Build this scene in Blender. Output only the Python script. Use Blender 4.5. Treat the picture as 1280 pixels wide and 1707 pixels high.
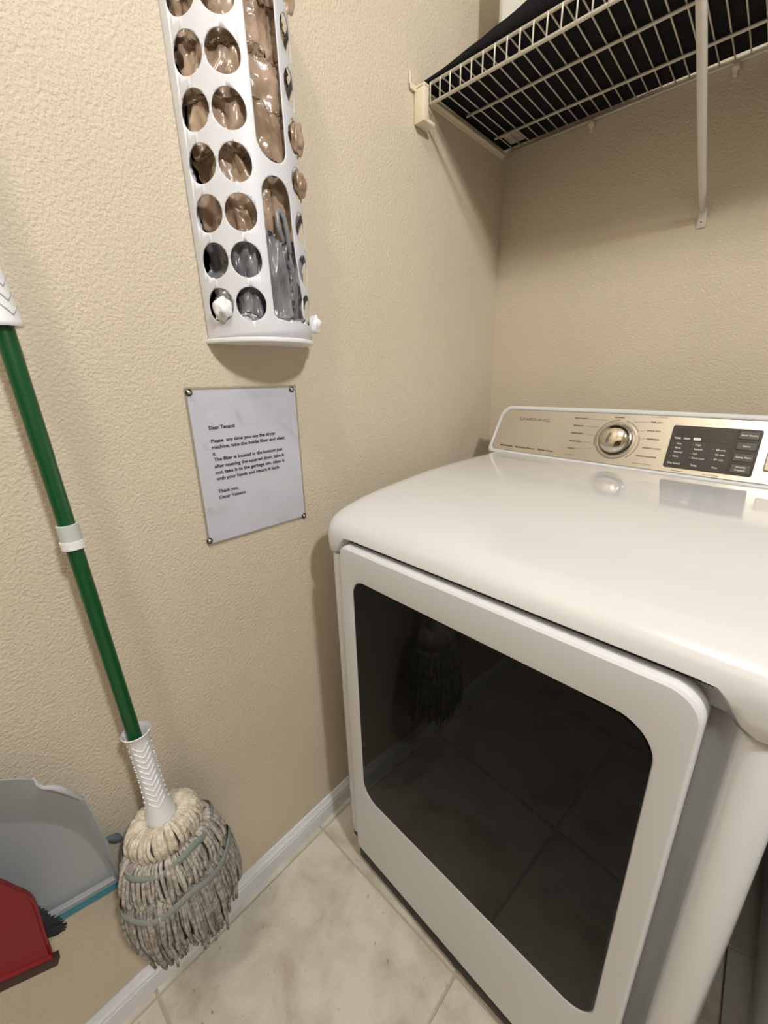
import bpy, bmesh, math, random
from mathutils import Vector, Matrix, noise
from math import sin, cos, pi, radians, sqrt

for o in list(bpy.data.objects):
    bpy.data.objects.remove(o, do_unlink=True)
scene = bpy.context.scene
COL = scene.collection
random.seed(7)

# ------------------------------------------------------------------ camera
FPX = 679.42
cam_data = bpy.data.cameras.new('camera')
cam = bpy.data.objects.new('camera', cam_data)
COL.objects.link(cam)
cam_data.sensor_fit = 'VERTICAL'
cam_data.sensor_height = 36.0
cam_data.lens = FPX * 36.0 / 1707.0
cam_data.clip_start = 0.01
c_r = Vector((0.73620692, 0.67628577, -0.0252375))
c_u = Vector((-0.19458103, 0.24724416, 0.9492147))
c_f = Vector((-0.64818022, 0.69390769, -0.31361524))
cam.matrix_world = Matrix(((c_r.x, c_u.x, -c_f.x, 0.68559), (c_r.y, c_u.y, -c_f.y, -1.26694),
                           (c_r.z, c_u.z, -c_f.z, 1.14222), (0, 0, 0, 1)))
scene.camera = cam

# ------------------------------------------------------------------ world and lights
w = bpy.data.worlds.new('world'); scene.world = w; w.use_nodes = True
w.node_tree.nodes['Background'].inputs[0].default_value = (0.9, 0.85, 0.75, 1)
w.node_tree.nodes['Background'].inputs[1].default_value = 0.02
scene.view_settings.view_transform = 'Standard'
scene.view_settings.look = 'None'
scene.view_settings.exposure = 0.0
scene.view_settings.gamma = 1.0
scene.view_settings.use_curve_mapping = False

def area(name, loc, size, power, color):
    d = bpy.data.lights.new(name, 'AREA'); d.shape = 'DISK'; d.size = size; d.energy = power; d.color = color
    o = bpy.data.objects.new(name, d); COL.objects.link(o); o.location = loc
    return o
side = area('side_lamp', (1.60, -1.17, 2.28), 0.16, 24, (0.97, 0.98, 1.0))
side.rotation_euler = Vector((-0.88, -0.12, -0.46)).to_track_quat('-Z', 'Y').to_euler()
def bulb(name, loc, radius, power, color):
    d = bpy.data.lights.new(name, 'POINT'); d.shadow_soft_size = radius; d.energy = power; d.color = color
    o = bpy.data.objects.new(name, d); COL.objects.link(o); o.location = loc
    return o
bulb('ceiling_lamp', (0.66, -1.80, 2.66), 0.08, 27, (1.0, 0.95, 0.87))

# ------------------------------------------------------------------ materials
def mat(name, color, rough=0.5, metal=0.0, coat=0.0, spec=0.5, **kw):
    m = bpy.data.materials.new(name); m.use_nodes = True
    b = m.node_tree.nodes['Principled BSDF']
    b.inputs['Base Color'].default_value = (*color, 1)
    b.inputs['Roughness'].default_value = rough
    b.inputs['Metallic'].default_value = metal
    b.inputs['Coat Weight'].default_value = coat
    b.inputs['Coat Roughness'].default_value = 0.05
    b.inputs['Specular IOR Level'].default_value = spec
    for k, v in kw.items():
        b.inputs[k.replace('_', ' ')].default_value = v
    return m
def nn(m, t, **kw):
    n = m.node_tree.nodes.new(t)
    for k, v in kw.items():
        if k in n.inputs.keys() if isinstance(k, str) else False:
            n.inputs[k].default_value = v
        else:
            setattr(n, k, v)
    return n
def lk(m, a, ao, b, bi): m.node_tree.links.new(a.outputs[ao], b.inputs[bi])
def bsdf(m): return m.node_tree.nodes['Principled BSDF']
def noise_bump(m, scale, strength, dist, detail=3, scl=(1, 1, 1), rough=0.5):
    tc = nn(m, 'ShaderNodeTexCoord'); mp = nn(m, 'ShaderNodeMapping'); mp.inputs['Scale'].default_value = scl
    n = nn(m, 'ShaderNodeTexNoise'); n.inputs['Scale'].default_value = scale; n.inputs['Detail'].default_value = detail
    n.inputs['Roughness'].default_value = rough
    b = nn(m, 'ShaderNodeBump'); b.inputs['Strength'].default_value = strength; b.inputs['Distance'].default_value = dist
    lk(m, tc, 'Object', mp, 'Vector'); lk(m, mp, 0, n, 'Vector'); lk(m, n, 'Fac', b, 'Height'); lk(m, b, 0, bsdf(m), 'Normal')
    return tc, n, b
def color_noise(m, c1, c2, scale, detail=4, lo=0.35, hi=0.65, tc=None, distortion=0.0):
    tc = tc or nn(m, 'ShaderNodeTexCoord')
    n = nn(m, 'ShaderNodeTexNoise'); n.inputs['Scale'].default_value = scale; n.inputs['Detail'].default_value = detail
    n.inputs['Distortion'].default_value = distortion
    r = nn(m, 'ShaderNodeValToRGB'); e = r.color_ramp.elements
    e[0].position = lo; e[0].color = (*c1, 1); e[1].position = hi; e[1].color = (*c2, 1)
    lk(m, tc, 'Object', n, 'Vector'); lk(m, n, 'Fac', r, 'Fac'); lk(m, r, 'Color', bsdf(m), 'Base Color')
    return r

# wall paint: beige, orange-peel texture, faint scuffs
M_wall = mat('beige_orange_peel_paint', (0.60, 0.50, 0.345), 0.55, spec=0.35)
tc, n, b = noise_bump(M_wall, 215, 0.8, 0.0024, 2.5)
color_noise(M_wall, (0.600, 0.520, 0.395), (0.635, 0.552, 0.425), 3.0, 3, tc=tc)
M_ceil = mat('ceiling_paint', (0.84, 0.82, 0.78), 0.8); noise_bump(M_ceil, 60, 0.4, 0.002)
M_trim = mat('white_trim_paint', (0.78, 0.78, 0.80), 0.35)
color_noise(M_trim, (0.68, 0.69, 0.70), (0.77, 0.79, 0.83), 9, 4)
M_brown = mat('dark_brown_rubber', (0.05, 0.022, 0.016), 0.6)
M_grout = mat('tan_grout', (0.47, 0.42, 0.34), 0.85); noise_bump(M_grout, 200, 0.4, 0.001)
# tile: cloudy beige marbling plus small pits
M_tile = mat('cloudy_beige_tile', (0.6, 0.54, 0.43), 0.34, spec=0.4)
tc = nn(M_tile, 'ShaderNodeTexCoord'); oi = nn(M_tile, 'ShaderNodeObjectInfo')
va = nn(M_tile, 'ShaderNodeVectorMath'); va.operation = 'MULTIPLY_ADD'
va.inputs[1].default_value = (1, 1, 1)
lk(M_tile, tc, 'Object', va, 0)
cm = nn(M_tile, 'ShaderNodeCombineXYZ')
mm = nn(M_tile, 'ShaderNodeMath'); mm.operation = 'MULTIPLY'; mm.inputs[1].default_value = 37.0
lk(M_tile, oi, 'Random', mm, 0); lk(M_tile, mm, 0, cm, 0); lk(M_tile, mm, 0, cm, 1); lk(M_tile, cm, 0, va, 2)
n1 = nn(M_tile, 'ShaderNodeTexNoise'); n1.inputs['Scale'].default_value = 9; n1.inputs['Detail'].default_value = 8
n1.inputs['Roughness'].default_value = 0.62; n1.inputs['Distortion'].default_value = 0.3
r1 = nn(M_tile, 'ShaderNodeValToRGB'); e = r1.color_ramp.elements
e[0].position = 0.30; e[0].color = (0.40, 0.345, 0.265, 1); e[1].position = 0.60; e[1].color = (0.66, 0.62, 0.53, 1)
e2 = e.new(0.46); e2.color = (0.57, 0.52, 0.43, 1)
n2 = nn(M_tile, 'ShaderNodeTexNoise'); n2.inputs['Scale'].default_value = 55; n2.inputs['Detail'].default_value = 3
r2 = nn(M_tile, 'ShaderNodeValToRGB'); e = r2.color_ramp.elements
e[0].position = 0.24; e[0].color = (0.35, 0.28, 0.2, 1); e[1].position = 0.33; e[1].color = (1, 1, 1, 1)
mx = nn(M_tile, 'ShaderNodeMix'); mx.data_type = 'RGBA'; mx.blend_type = 'MULTIPLY'; mx.inputs['Factor'].default_value = 0.8
lk(M_tile, va, 0, n1, 'Vector'); lk(M_tile, va, 0, n2, 'Vector'); lk(M_tile, n1, 'Fac', r1, 0); lk(M_tile, n2, 'Fac', r2, 0)
lk(M_tile, r1, 0, mx, 'A'); lk(M_tile, r2, 0, mx, 'B'); lk(M_tile, mx, 'Result', bsdf(M_tile), 'Base Color')
bp = nn(M_tile, 'ShaderNodeBump'); bp.inputs['Strength'].default_value = 0.25; bp.inputs['Distance'].default_value = 0.003
lk(M_tile, n1, 'Fac', bp, 'Height'); lk(M_tile, bp, 0, bsdf(M_tile), 'Normal')

M_enamel = mat('white_enamel', (0.70, 0.71, 0.72), 0.16, coat=0.9, spec=0.5)
M_doorw = mat('white_door_plastic', (0.71, 0.72, 0.745), 0.32, spec=0.5)
M_glass = mat('black_tinted_glass', (0.005, 0.005, 0.005), 0.035, spec=0.15)
M_dark = mat('dark_parts_and_gap_shade', (0.012, 0.011, 0.010), 0.6)  # black for feet and base, also paints the shade in the door gaps
M_metal = mat('brushed_champagne_metal', (0.74, 0.71, 0.65), 0.25, metal=1.0)
noise_bump(M_metal, 300, 0.12, 0.0006, 2, (1, 60, 60))
M_chrome = mat('polished_knob_metal', (0.62, 0.57, 0.50), 0.10, metal=1.0)
M_ring = mat('satin_ring', (0.42, 0.38, 0.33), 0.35, metal=0.8)
M_disp = mat('dark_display', (0.035, 0.033, 0.032), 0.18, spec=0.6)
M_win = mat('glossy_black_display', (0.010, 0.010, 0.010), 0.06, spec=0.7)
M_btn = mat('dark_button', (0.10, 0.095, 0.09), 0.22, metal=0.4)
M_inkd = mat('dark_print', (0.10, 0.085, 0.07), 0.5)
M_inkf = mat('faint_print', (0.30, 0.26, 0.20), 0.5)
M_inkw = mat('light_print', (0.75, 0.75, 0.73), 0.5)
M_ink = mat('black_ink', (0.025, 0.025, 0.03), 0.6)
M_hold = mat('white_polypropylene', (0.66, 0.665, 0.70), 0.42, spec=0.4)
M_paper = mat('laminated_paper', (0.86, 0.86, 0.92), 0.25, spec=0.4)
noise_bump(M_paper, 14, 0.25, 0.004, 3)
M_lam = mat('clear_laminate', (0.58, 0.53, 0.44), 0.12, spec=0.5)
M_tack = mat('dark_metal_tack', (0.12, 0.10, 0.08), 0.3, metal=0.9)
M_tackb = mat('bright_metal', (0.7, 0.66, 0.6), 0.3, metal=0.9)
def bagmat(name, c1, c2):
    m = mat(name, c1, 0.26, spec=0.55, coat=0.3)
    tc, n, b = noise_bump(m, 34, 1.0, 0.011, 6, (1, 1, 0.45), 0.6)
    n.noise_type = 'RIDGED_MULTIFRACTAL'
    color_noise(m, c1, c2, 16, 3, 0.35, 0.68, tc)
    return m
M_bagb = bagmat('brown_bag_film', (0.26, 0.175, 0.115), (0.48, 0.35, 0.25))
M_bagg = bagmat('grey_bag_film', (0.09, 0.09, 0.10), (0.32, 0.32, 0.34))
M_bagw = bagmat('white_bag_film', (0.78, 0.78, 0.80), (0.88, 0.88, 0.90))
M_wire = mat('white_vinyl_wire', (0.70, 0.66, 0.58), 0.4)
M_clip = mat('cream_plastic', (0.74, 0.66, 0.50), 0.45)
M_black = mat('black_fabric', (0.012, 0.011, 0.013), 0.9, spec=0.15); noise_bump(M_black, 220, 0.5, 0.002)
M_tag = mat('pale_pink_label', (0.42, 0.33, 0.29), 0.7)
color_noise(M_tag, (0.36, 0.27, 0.24), (0.50, 0.44, 0.38), 60, 2)
M_bin = mat('white_bin_plastic', (0.82, 0.81, 0.78), 0.4)
M_green = mat('green_handle_plastic', (0.005, 0.075, 0.020), 0.3, spec=0.5)
noise_bump(M_green, 40, 0.1, 0.001, 2, (1, 1, 0.1))
M_wplast = mat('white_plastic', (0.82, 0.82, 0.83), 0.35)
M_gcl = mat('grey_clamp_plastic', (0.55, 0.58, 0.56), 0.35)
def yarn(name, c1, c2):
    m = mat(name, c1, 0.95, spec=0.1)
    tc, n, b = noise_bump(m, 420, 0.9, 0.0025, 3)
    color_noise(m, c1, c2, 90, 3, 0.38, 0.62, tc)
    return m
M_y1 = yarn('cream_cotton_yarn', (0.60, 0.52, 0.40), (0.82, 0.76, 0.64))
M_y2 = yarn('soiled_cotton_yarn', (0.34, 0.31, 0.27), (0.62, 0.58, 0.51))
M_y3 = yarn('grey_soiled_yarn', (0.27, 0.245, 0.22), (0.52, 0.48, 0.42))
M_ycore = mat('dark_filler_yarn', (0.13, 0.12, 0.11), 0.95)  # filler inside the string head, darker than the strands
M_band = mat('grey_green_stitching', (0.27, 0.30, 0.27), 0.9); noise_bump(M_band, 300, 0.6, 0.002)
M_pan = mat('grey_plastic', (0.36, 0.38, 0.40), 0.42)
M_panr = mat('pale_grey_plastic', (0.47, 0.48, 0.49), 0.42)
M_teal = mat('teal_rubber', (0.045, 0.22, 0.27), 0.5)
M_red = mat('red_plastic', (0.21, 0.004, 0.007), 0.42)
M_bris = mat('black_bristle', (0.012, 0.010, 0.010), 0.7)
M_blue = mat('slate_blue_plastic', (0.16, 0.19, 0.24), 0.5)

# ------------------------------------------------------------------ helpers
def link(name, me, m, parent=None, smooth=False):
    o = bpy.data.objects.new(name, me); COL.objects.link(o)
    if m and not me.materials: me.materials.append(m)
    if parent is not None: o.parent = parent
    if smooth:
        for p in me.polygons: p.use_smooth = True
    return o
def from_bm(name, bm, m, parent=None, smooth=False, shift=None):
    if shift: bmesh.ops.translate(bm, verts=bm.verts, vec=shift)
    me = bpy.data.meshes.new(name); bm.normal_update(); bm.to_mesh(me); bm.free()
    return link(name, me, m, parent, smooth)
def pyd(name, v, f, m, parent=None, smooth=False):
    me = bpy.data.meshes.new(name); me.from_pydata([tuple(p) for p in v], [], f); me.update()
    return link(name, me, m, parent, smooth)
def thing(name, label, cat, loc=(0, 0, 0), rz=0, group=None):
    o = bpy.data.objects.new(name, None); COL.objects.link(o); o.empty_display_size = 0.05
    o.location = loc; o.rotation_euler = (0, 0, rz); o['label'] = label; o['category'] = cat
    if group: o['group'] = group
    return o
def tag(o, label, cat, group=None):
    o['label'] = label; o['category'] = cat
    if group: o['group'] = group
    return o
def struct(o): o['kind'] = 'structure'; return o
def add_box(bm, x0, x1, y0, y1, z0, z1, bevel=0.0, seg=2):
    r = bmesh.ops.create_cube(bm, size=1)
    for v in r['verts']:
        v.co = Vector((x0 + (v.co.x + .5) * (x1 - x0), y0 + (v.co.y + .5) * (y1 - y0), z0 + (v.co.z + .5) * (z1 - z0)))
    if bevel:
        es = list({e for v in r['verts'] for e in v.link_edges})
        bmesh.ops.bevel(bm, geom=es, offset=bevel, segments=seg, affect='EDGES', profile=0.5)
def frames(pts):
    out = []; up = None
    for i, p in enumerate(pts):
        a = pts[max(0, i - 1)]; b = pts[min(len(pts) - 1, i + 1)]
        t = (b - a).normalized()
        if up is None:
            up = Vector((0, 0, 1)) if abs(t.z) < 0.9 else Vector((1, 0, 0))
        s = t.cross(up)
        if s.length < 1e-6: s = t.orthogonal()
        s.normalize(); u = s.cross(t).normalized(); up = u
        out.append((s, u))
    return out
def add_tube(bm, pts, r, sides=8, cap=True, radii=None):
    pts = [Vector(p) for p in pts]; rings = []
    for i, (p, (s, u)) in enumerate(zip(pts, frames(pts))):
        rr = radii[i] if radii else r
        rings.append([bm.verts.new(p + (s * cos(2 * pi * k / sides) + u * sin(2 * pi * k / sides)) * rr) for k in range(sides)])
    for a, b in zip(rings, rings[1:]):
        for k in range(sides):
            bm.faces.new((a[k], a[(k + 1) % sides], b[(k + 1) % sides], b[k]))
    if cap:
        bm.faces.new(rings[0][::-1]); bm.faces.new(rings[-1])
def add_lathe(bm, prof, n=32, M=None, close=False):
    """prof: list of (r, z) around local z; M maps to place"""
    M = M or Matrix.Identity(4); rings = []
    for r, z in prof:
        if r < 1e-6: rings.append([bm.verts.new(M @ Vector((0, 0, z)))])
        else: rings.append([bm.verts.new(M @ Vector((r * cos(2 * pi * k / n), r * sin(2 * pi * k / n), z))) for k in range(n)])
    for a, b in zip(rings, rings[1:]):
        for k in range(n):
            k2 = (k + 1) % n
            if len(a) == 1 and len(b) == 1: continue
            if len(a) == 1: bm.faces.new((a[0], b[k2], b[k]))
            elif len(b) == 1: bm.faces.new((a[k], a[k2], b[0]))
            else: bm.faces.new((a[k], a[k2], b[k2], b[k]))
    bmesh.ops.recalc_face_normals(bm, faces=bm.faces)
def text_bm(txt, size, bold=0.0, align='LEFT'):
    cu = bpy.data.curves.new('t', 'FONT'); cu.body = txt; cu.size = size; cu.offset = bold; cu.align_x = align
    cu.resolution_u = 3
    o = bpy.data.objects.new('t', cu); COL.objects.link(o)
    bpy.context.view_layer.update()
    me = bpy.data.meshes.new_from_object(o.evaluated_get(bpy.context.evaluated_depsgraph_get()))
    bm = bmesh.new(); bm.from_mesh(me)
    bpy.data.objects.remove(o); bpy.data.curves.remove(cu); bpy.data.meshes.remove(me)
    return bm
def text_fit(txt, width, height, bold=0.0):
    """flat text bmesh scaled so that it is exactly width wide; height = cap height"""
    bm = text_bm(txt, 1.0, bold)
    xs = [v.co.x for v in bm.verts]; x0, x1 = min(xs), max(xs)
    for v in bm.verts:
        v.co.x = (v.co.x - x0) * width / (x1 - x0); v.co.y *= height / 0.70
    return bm
def merge(dst, src, fn=None):
    mp = {}
    for v in src.verts: mp[v] = dst.verts.new(fn(v.co) if fn else v.co)
    for f in src.faces:
        try: dst.faces.new([mp[v] for v in f.verts])
        except ValueError: pass
    src.free()
def shade_auto(o, ang=35):
    me = o.data
    for p in me.polygons: p.use_smooth = True
    me.set_sharp_from_angle(angle=radians(ang))
    return o
def rrect(x0, x1, z0, z1, r, n=8):
    """rounded rectangle loop, r = (bl, br, tr, tl); n+1 points per corner"""
    pts = []
    for (cx, cz, rr, a0) in ((x0 + r[0], z0 + r[0], r[0], 180), (x1 - r[1], z0 + r[1], r[1], 270),
                             (x1 - r[2], z1 - r[2], r[2], 0), (x0 + r[3], z1 - r[3], r[3], 90)):
        for k in range(n + 1):
            a = radians(a0 + 90 * k / n); pts.append((cx + rr * cos(a), cz + rr * sin(a)))
    return pts
def loft(bm, loops, cap0=False, cap1=False):
    rs = [[bm.verts.new(p) for p in L] for L in loops]; n = len(rs[0])
    for a, b in zip(rs, rs[1:]):
        for k in range(n): bm.faces.new((a[k], a[(k + 1) % n], b[(k + 1) % n], b[k]))
    if cap0: bm.faces.new(rs[0][::-1])
    if cap1: bm.faces.new(rs[-1])
    bmesh.ops.recalc_face_normals(bm, faces=bm.faces)
def interp(x, xs, ys):
    if x <= xs[0]: return ys[0]
    for i in range(1, len(xs)):
        if x <= xs[i]: return ys[i - 1] + (ys[i] - ys[i - 1]) * (x - xs[i - 1]) / (xs[i] - xs[i - 1])
    return ys[-1]

# ================================================================== ROOM
RX, RY, RZ = 2.35, -2.60, 2.80
def slab(name, x0, x1, y0, y1, z0, z1, m):
    bm = bmesh.new(); add_box(bm, x0, x1, y0, y1, z0, z1)
    return struct(from_bm(name, bm, m))
slab('wall_left', -0.1, 0, RY - .1, 0.1, -0.1, RZ, M_wall)
slab('wall_back', 0, RX, 0, 0.1, -0.1, RZ, M_wall)
slab('wall_right', RX, RX + .1, RY - .1, 0.1, -0.1, RZ, M_wall)
bm = bmesh.new()   # front wall with the open doorway to the unlit hall
add_box(bm, 0, .12, RY - .1, RY, -0.1, RZ); add_box(bm, 1.50, RX, RY - .1, RY, -0.1, RZ); add_box(bm, .12, 1.50, RY - .1, RY, 2.08, RZ)
struct(from_bm('wall_front', bm, M_wall))
slab('wall_hall_left', -0.1, 0, RY - 1.9, RY - .1, -0.1, RZ, M_wall)
slab('wall_hall_right', RX, RX + .1, RY - 1.9, RY - .1, -0.1, RZ, M_wall)
slab('wall_hall_end', -0.1, RX + .1, RY - 2.0, RY - 1.9, -0.1, RZ, M_wall)
slab('floor_hall', 0, RX, RY - 1.9, RY, -0.1, -0.002, M_brown)
slab('ceiling', -0.1, RX + .1, RY - 2.0, 0.1, RZ, RZ + .1, M_ceil)
floor = slab('floor', 0, RX, RY, 0, -0.1, -0.0035, M_grout)
# floor tiles, each its own piece set in the grout
PIT = 0.415
xl = [0.44 + PIT * k for k in range(-2, 6)]; yl = [-0.831 - PIT * k for k in range(-3, 6)]
for i in range(len(xl) - 1):
    for j in range(len(yl) - 1):
        x0, x1 = max(xl[i] + .002, 0), min(xl[i + 1] - .002, RX)
        y1, y0 = min(yl[j] - .002, 0), max(yl[j + 1] + .002, RY)
        if x1 - x0 < .01 or y1 - y0 < .01: continue
        bm = bmesh.new(); cx, cy = (x0 + x1) / 2, (y0 + y1) / 2
        add_box(bm, x0 - cx, x1 - cx, y0 - cy, y1 - cy, -0.008, 0, 0.0018, 1)
        t = from_bm('floor_tile', bm, M_tile, floor); t.location = (cx, cy, 0)
# baseboards with a moulded top
def baseboard(name, axis, a0, a1):
    prof = [(0, 0), (.013, 0), (.013, .040), (.0115, .043), (.0115, .048), (.008, .053), (.006, .058), (.0045, .0615), (0, .0615)]
    v = []; f = []
    for a in (a0, a1):
        for d, z in prof:
            v.append((d, a, z) if axis == 'x0' else (RX - d, a, z) if axis == 'x1' else (a, -d, z) if axis == 'y0' else (a, RY + d, z))
    n = len(prof)
    for k in range(n - 1): f.append((k, k + 1, n + k + 1, n + k))
    f.append(tuple(range(n))); f.append(tuple(range(2 * n - 1, n - 1, -1)))
    return struct(pyd(name, v, f, M_trim))
baseboard('baseboard_left', 'x0', RY, 0)
baseboard('baseboard_back', 'y0', .013, RX)
baseboard('baseboard_right', 'x1', RY, 0)
baseboard('baseboard_front', 'y1', 1.50, RX)

# ================================================================== DRYER
DX, DY, DYAW = 0.4, -0.5, -0.0534701
SH = Vector((-DX, -DY, 0))
def dr(name, bm, m, parent, smooth=True, ang=35):
    o = from_bm(name, bm, m, parent, False, SH)
    if smooth: shade_auto(o, ang)
    return o
dryer = thing('dryer', 'white front-loading dryer with a large black glass door and metal control panel', 'dryer', (DX, DY, 0), DYAW)
# --- cabinet: plan outline extruded upwards, ridges beside a recessed front
half = [(.100, -.115), (.100, -.760), (.1015, -.778), (.106, -.794), (.114, -.806), (.124, -.8125), (.134, -.8145),
        (.1405, -.8135), (.1450, -.8095), (.1485, -.8025), (.1525, -.7945), (.158, -.7875), (.165, -.782), (.175, -.779)]
XM = .8865
outline = half + [(XM - x, y) for x, y in half[::-1]]
bm = bmesh.new()
def bodyloop(z, ins=0.0):
    return [(x + (ins if x < XM / 2 else -ins), y + (ins if y < -.5 else 0), z) for x, y in outline]
loft(bm, [bodyloop(.050, .006), bodyloop(.054, .001), bodyloop(.060), bodyloop(.40), bodyloop(.8155), bodyloop(.8195, .0015), bodyloop(.820, .004)], True, True)
add_box(bm, .128, XM - .128, -.7775, -.14, .815, .868)
body = dr('cabinet', bm, M_enamel, dryer, ang=35)
bm = bmesh.new(); add_box(bm, .118, XM - .118, -.806, -.13, .018, .052, .003); add_box(bm, .168, .712, -.8265, -.80, .016, .0545, .002)  # front strip paints the shaded gap under the door solid black
dr('base_and_gap_shade', bm, M_dark, dryer)
for fx in (.15, .735):
    for fy in (-.76, -.17):
        bm = bmesh.new(); add_lathe(bm, [(0, 0), (.02, 0), (.022, .004), (.018, .012), (.010, .013), (.010, .03), (0, .03)], 16, Matrix.Translation((fx, fy, 0)))
        dr('foot', bm, M_dark, dryer)
bm = bmesh.new(); add_box(bm, .172, XM - .172, -.8095, -.70, .8535, .8700)  # black filler painting the shade in the gap between door and lid
dr('lid_gap_shade', bm, M_dark, dryer)

# --- lid: stacked rounded loops following a crowned top
LYS = [-.822, -.812, -.795, -.756, -.70, -.635, -.52, -.386, -.268, -.10]
LZS = [.884, .8885, .8965, .9085, .9180, .9250, .9340, .9375, .9365, .935]
def ztop(y):
    return sum(interp(y + .03 * k / 4 * (1 if y > -.79 else .35), LYS, LZS) for k in range(-4, 5)) / 9
LX0, LX1, LY0, LY1 = .0985, XM - .0985, -.8205, -.105
def smooth01(t): t = max(0, min(1, t)); return t * t * (3 - 2 * t)
def lidloop(d, drop, under=False):
    P = rrect(LX0, LX1, LY0, LY1, (.034, .034, .012, .012), 10)
    # extra points along the straight edges so the loops can bend
    out = []
    for a, b in zip(P, P[1:] + P[:1]):
        L = math.dist(a, b); k = max(1, int(L / .012))
        for i in range(k): out.append((a[0] + (b[0] - a[0]) * i / k, a[1] + (b[1] - a[1]) * i / k))
    cx, cy = (LX0 + LX1) / 2, (LY0 + LY1) / 2; hx, hy = (LX1 - LX0) / 2, (LY1 - LY0) / 2
    res = []
    for x, y in out:
        xx = cx + (x - cx) * (hx - d) / hx; yy = cy + (y - cy) * (hy - d) / hy
        z = ztop(yy) - drop
        # front face and side bottom edges
        ff = smooth01((-.785 - y) / .02)
        lift = ff * smooth01((x - .134) / .038) * smooth01((XM - .134 - x) / .038)
        edge = .8225 + (.8620 - .8225) * lift
        # corners sit back level with the cabinet ridge
        back = 0.0
        if under: z = edge
        else: z = max(z, edge + .0005) if drop > .02 else z
        res.append((xx, yy + back * (1 if drop > .012 else .4), z))
    return res
LL = [lidloop(.016, .05, True), lidloop(.003, .05, True), lidloop(.0006, .060), lidloop(0, .045), lidloop(0, .034), lidloop(.0006, .026), lidloop(.002, .0195), lidloop(.0045, .0140), lidloop(.0080, .0095),
      lidloop(.0125, .0060), lidloop(.018, .0035), lidloop(.0245, .0018), lidloop(.032, .0008), lidloop(.040, .0002)] + [lidloop(.040 + .0062 * k, 0) for k in range(1, 48)]
bm = bmesh.new(); loft(bm, LL, True, True)
lid = dr('lid', bm, M_enamel, dryer, ang=60)
# --- door: frame with a rounded glass window
DF = -.8315
N = 10
o0 = rrect(.1640, .7165, .054, .8525, (.012, .012, .034, .022), N)
def dl(x0, x1, z0, z1, r, y): return [(x, y, z) for x, z in rrect(x0, x1, z0, z1, r, N)]
bm = bmesh.new()
gl = (.2005, .6845, .256, .7925)
loft(bm, [dl(.168, .7125, .058, .8485, (.010, .010, .032, .020), -.7885),
          dl(.1640, .7165, .054, .8525, (.012, .012, .034, .022), -.792),
          dl(.1640, .7165, .054, .8525, (.012, .012, .034, .022), DF + .007),
          dl(.1650, .7155, .055, .8515, (.012, .012, .033, .021), DF + .003),
          dl(.1680, .7125, .058, .8485, (.011, .011, .031, .019), DF + .0004),
          dl(.1720, .7085, .062, .8445, (.010, .010, .029, .017), DF),
          dl(.1900, .6950, .241, .8030, (.049, .045, .051, .037), DF + .0002),
          dl(gl[0] - .0015, gl[1] + .0015, gl[2] - .0015, gl[3] + .0015, (.044, .040, .046, .030), DF + .0010),
          dl(gl[0], gl[1], gl[2], gl[3], (.043, .039, .045, .029), DF + .003),
          dl(gl[0], gl[1], gl[2], gl[3], (.043, .039, .045, .029), DF + .012)], True, False)
door = dr('door', bm, M_doorw, dryer, ang=22)
bm = bmesh.new()
loft(bm, [dl(gl[0] + .0004, gl[1] - .0004, gl[2] + .0004, gl[3] - .0004, (.043, .039, .045, .029), DF + .010),
          dl(gl[0] + .0004, gl[1] - .0004, gl[2] + .0004, gl[3] - .0004, (.043, .039, .045, .029), DF + .0022),
          dl(gl[0] + .0018, gl[1] - .0018, gl[2] + .0018, gl[3] - .0018, (.042, .038, .044, .028), DF + .0012)], True, True)
o = dr('door_glass', bm, M_glass, door, ang=25)

# --- control panel on a slanted, slightly bowed surface
SN = Vector((0, -.914, .4))
def yb(x): return interp(x, [.08, .25, .45, .65, .81], [-.206, -.228, -.245, -.262, -.268])
def S(x, h, off=0.0): return Vector((x, yb(x) + .4 * h, .935 + .914 * h)) + SN * off
def panel_outline(d):
    """closed loop in (x, h), inset by d"""
    pts = []
    r = .040 - d
    xl0, xl1 = .083 + d, .0885 + d
    top = .1345 - d; bot = -.006 + d * 1.0
    xr0, xr1 = XM - xl0, XM - xl1
    rb = max(.004, .014 - d * .3)
    # left bottom corner
    for k in range(6):
        a = radians(180 + 90 * k / 5); pts.append((xl0 + rb + rb * cos(a), bot + rb + rb * sin(a)))
    for k in range(1, 40): pts.append((xl0 + rb + (xr0 - xl0 - 2 * rb) * k / 40, bot))
    for k in range(6):
        a = radians(270 + 90 * k / 5); pts.append((xr0 - rb + rb * cos(a), bot + rb + rb * sin(a)))
    for k in range(9):
        a = radians(90 * k / 8); pts.append((xr1 - .004 - r * .9 + r * .9 * cos(a), top - r + r * sin(a)))
    for k in range(1, 40):
        t = k / 40; pts.append((xr1 - .004 - r * .9 - (xr1 - xl1 - .008 - 1.8 * r) * t, top + .0025 * sin(pi * t)))
    for k in range(9):
        a = radians(90 + 90 * k / 8); pts.append((xl1 + .004 + r * .9 + r * .9 * cos(a), top - r + r * sin(a)))
    return pts
def PL(d, off): return [S(x, h, off) for x, h in panel_outline(d)]
bm = bmesh.new()
backl = [Vector((max(.10, min(XM - .10, x)), -.112 - .03 * (1 - min(1, max(0, h) / .1)), .932 + .90 * h)) for x, h in panel_outline(.004)]
loft(bm, [backl, PL(.001, -.030), PL(0, -.010), PL(0, -.004), PL(.0012, -.001), PL(.004, .0008), PL(.0100, .0008), PL(.0116, -.0010), PL(.0120, -.004)], True, True)
panel = dr('control_panel', bm, M_enamel, dryer, ang=50)
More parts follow.
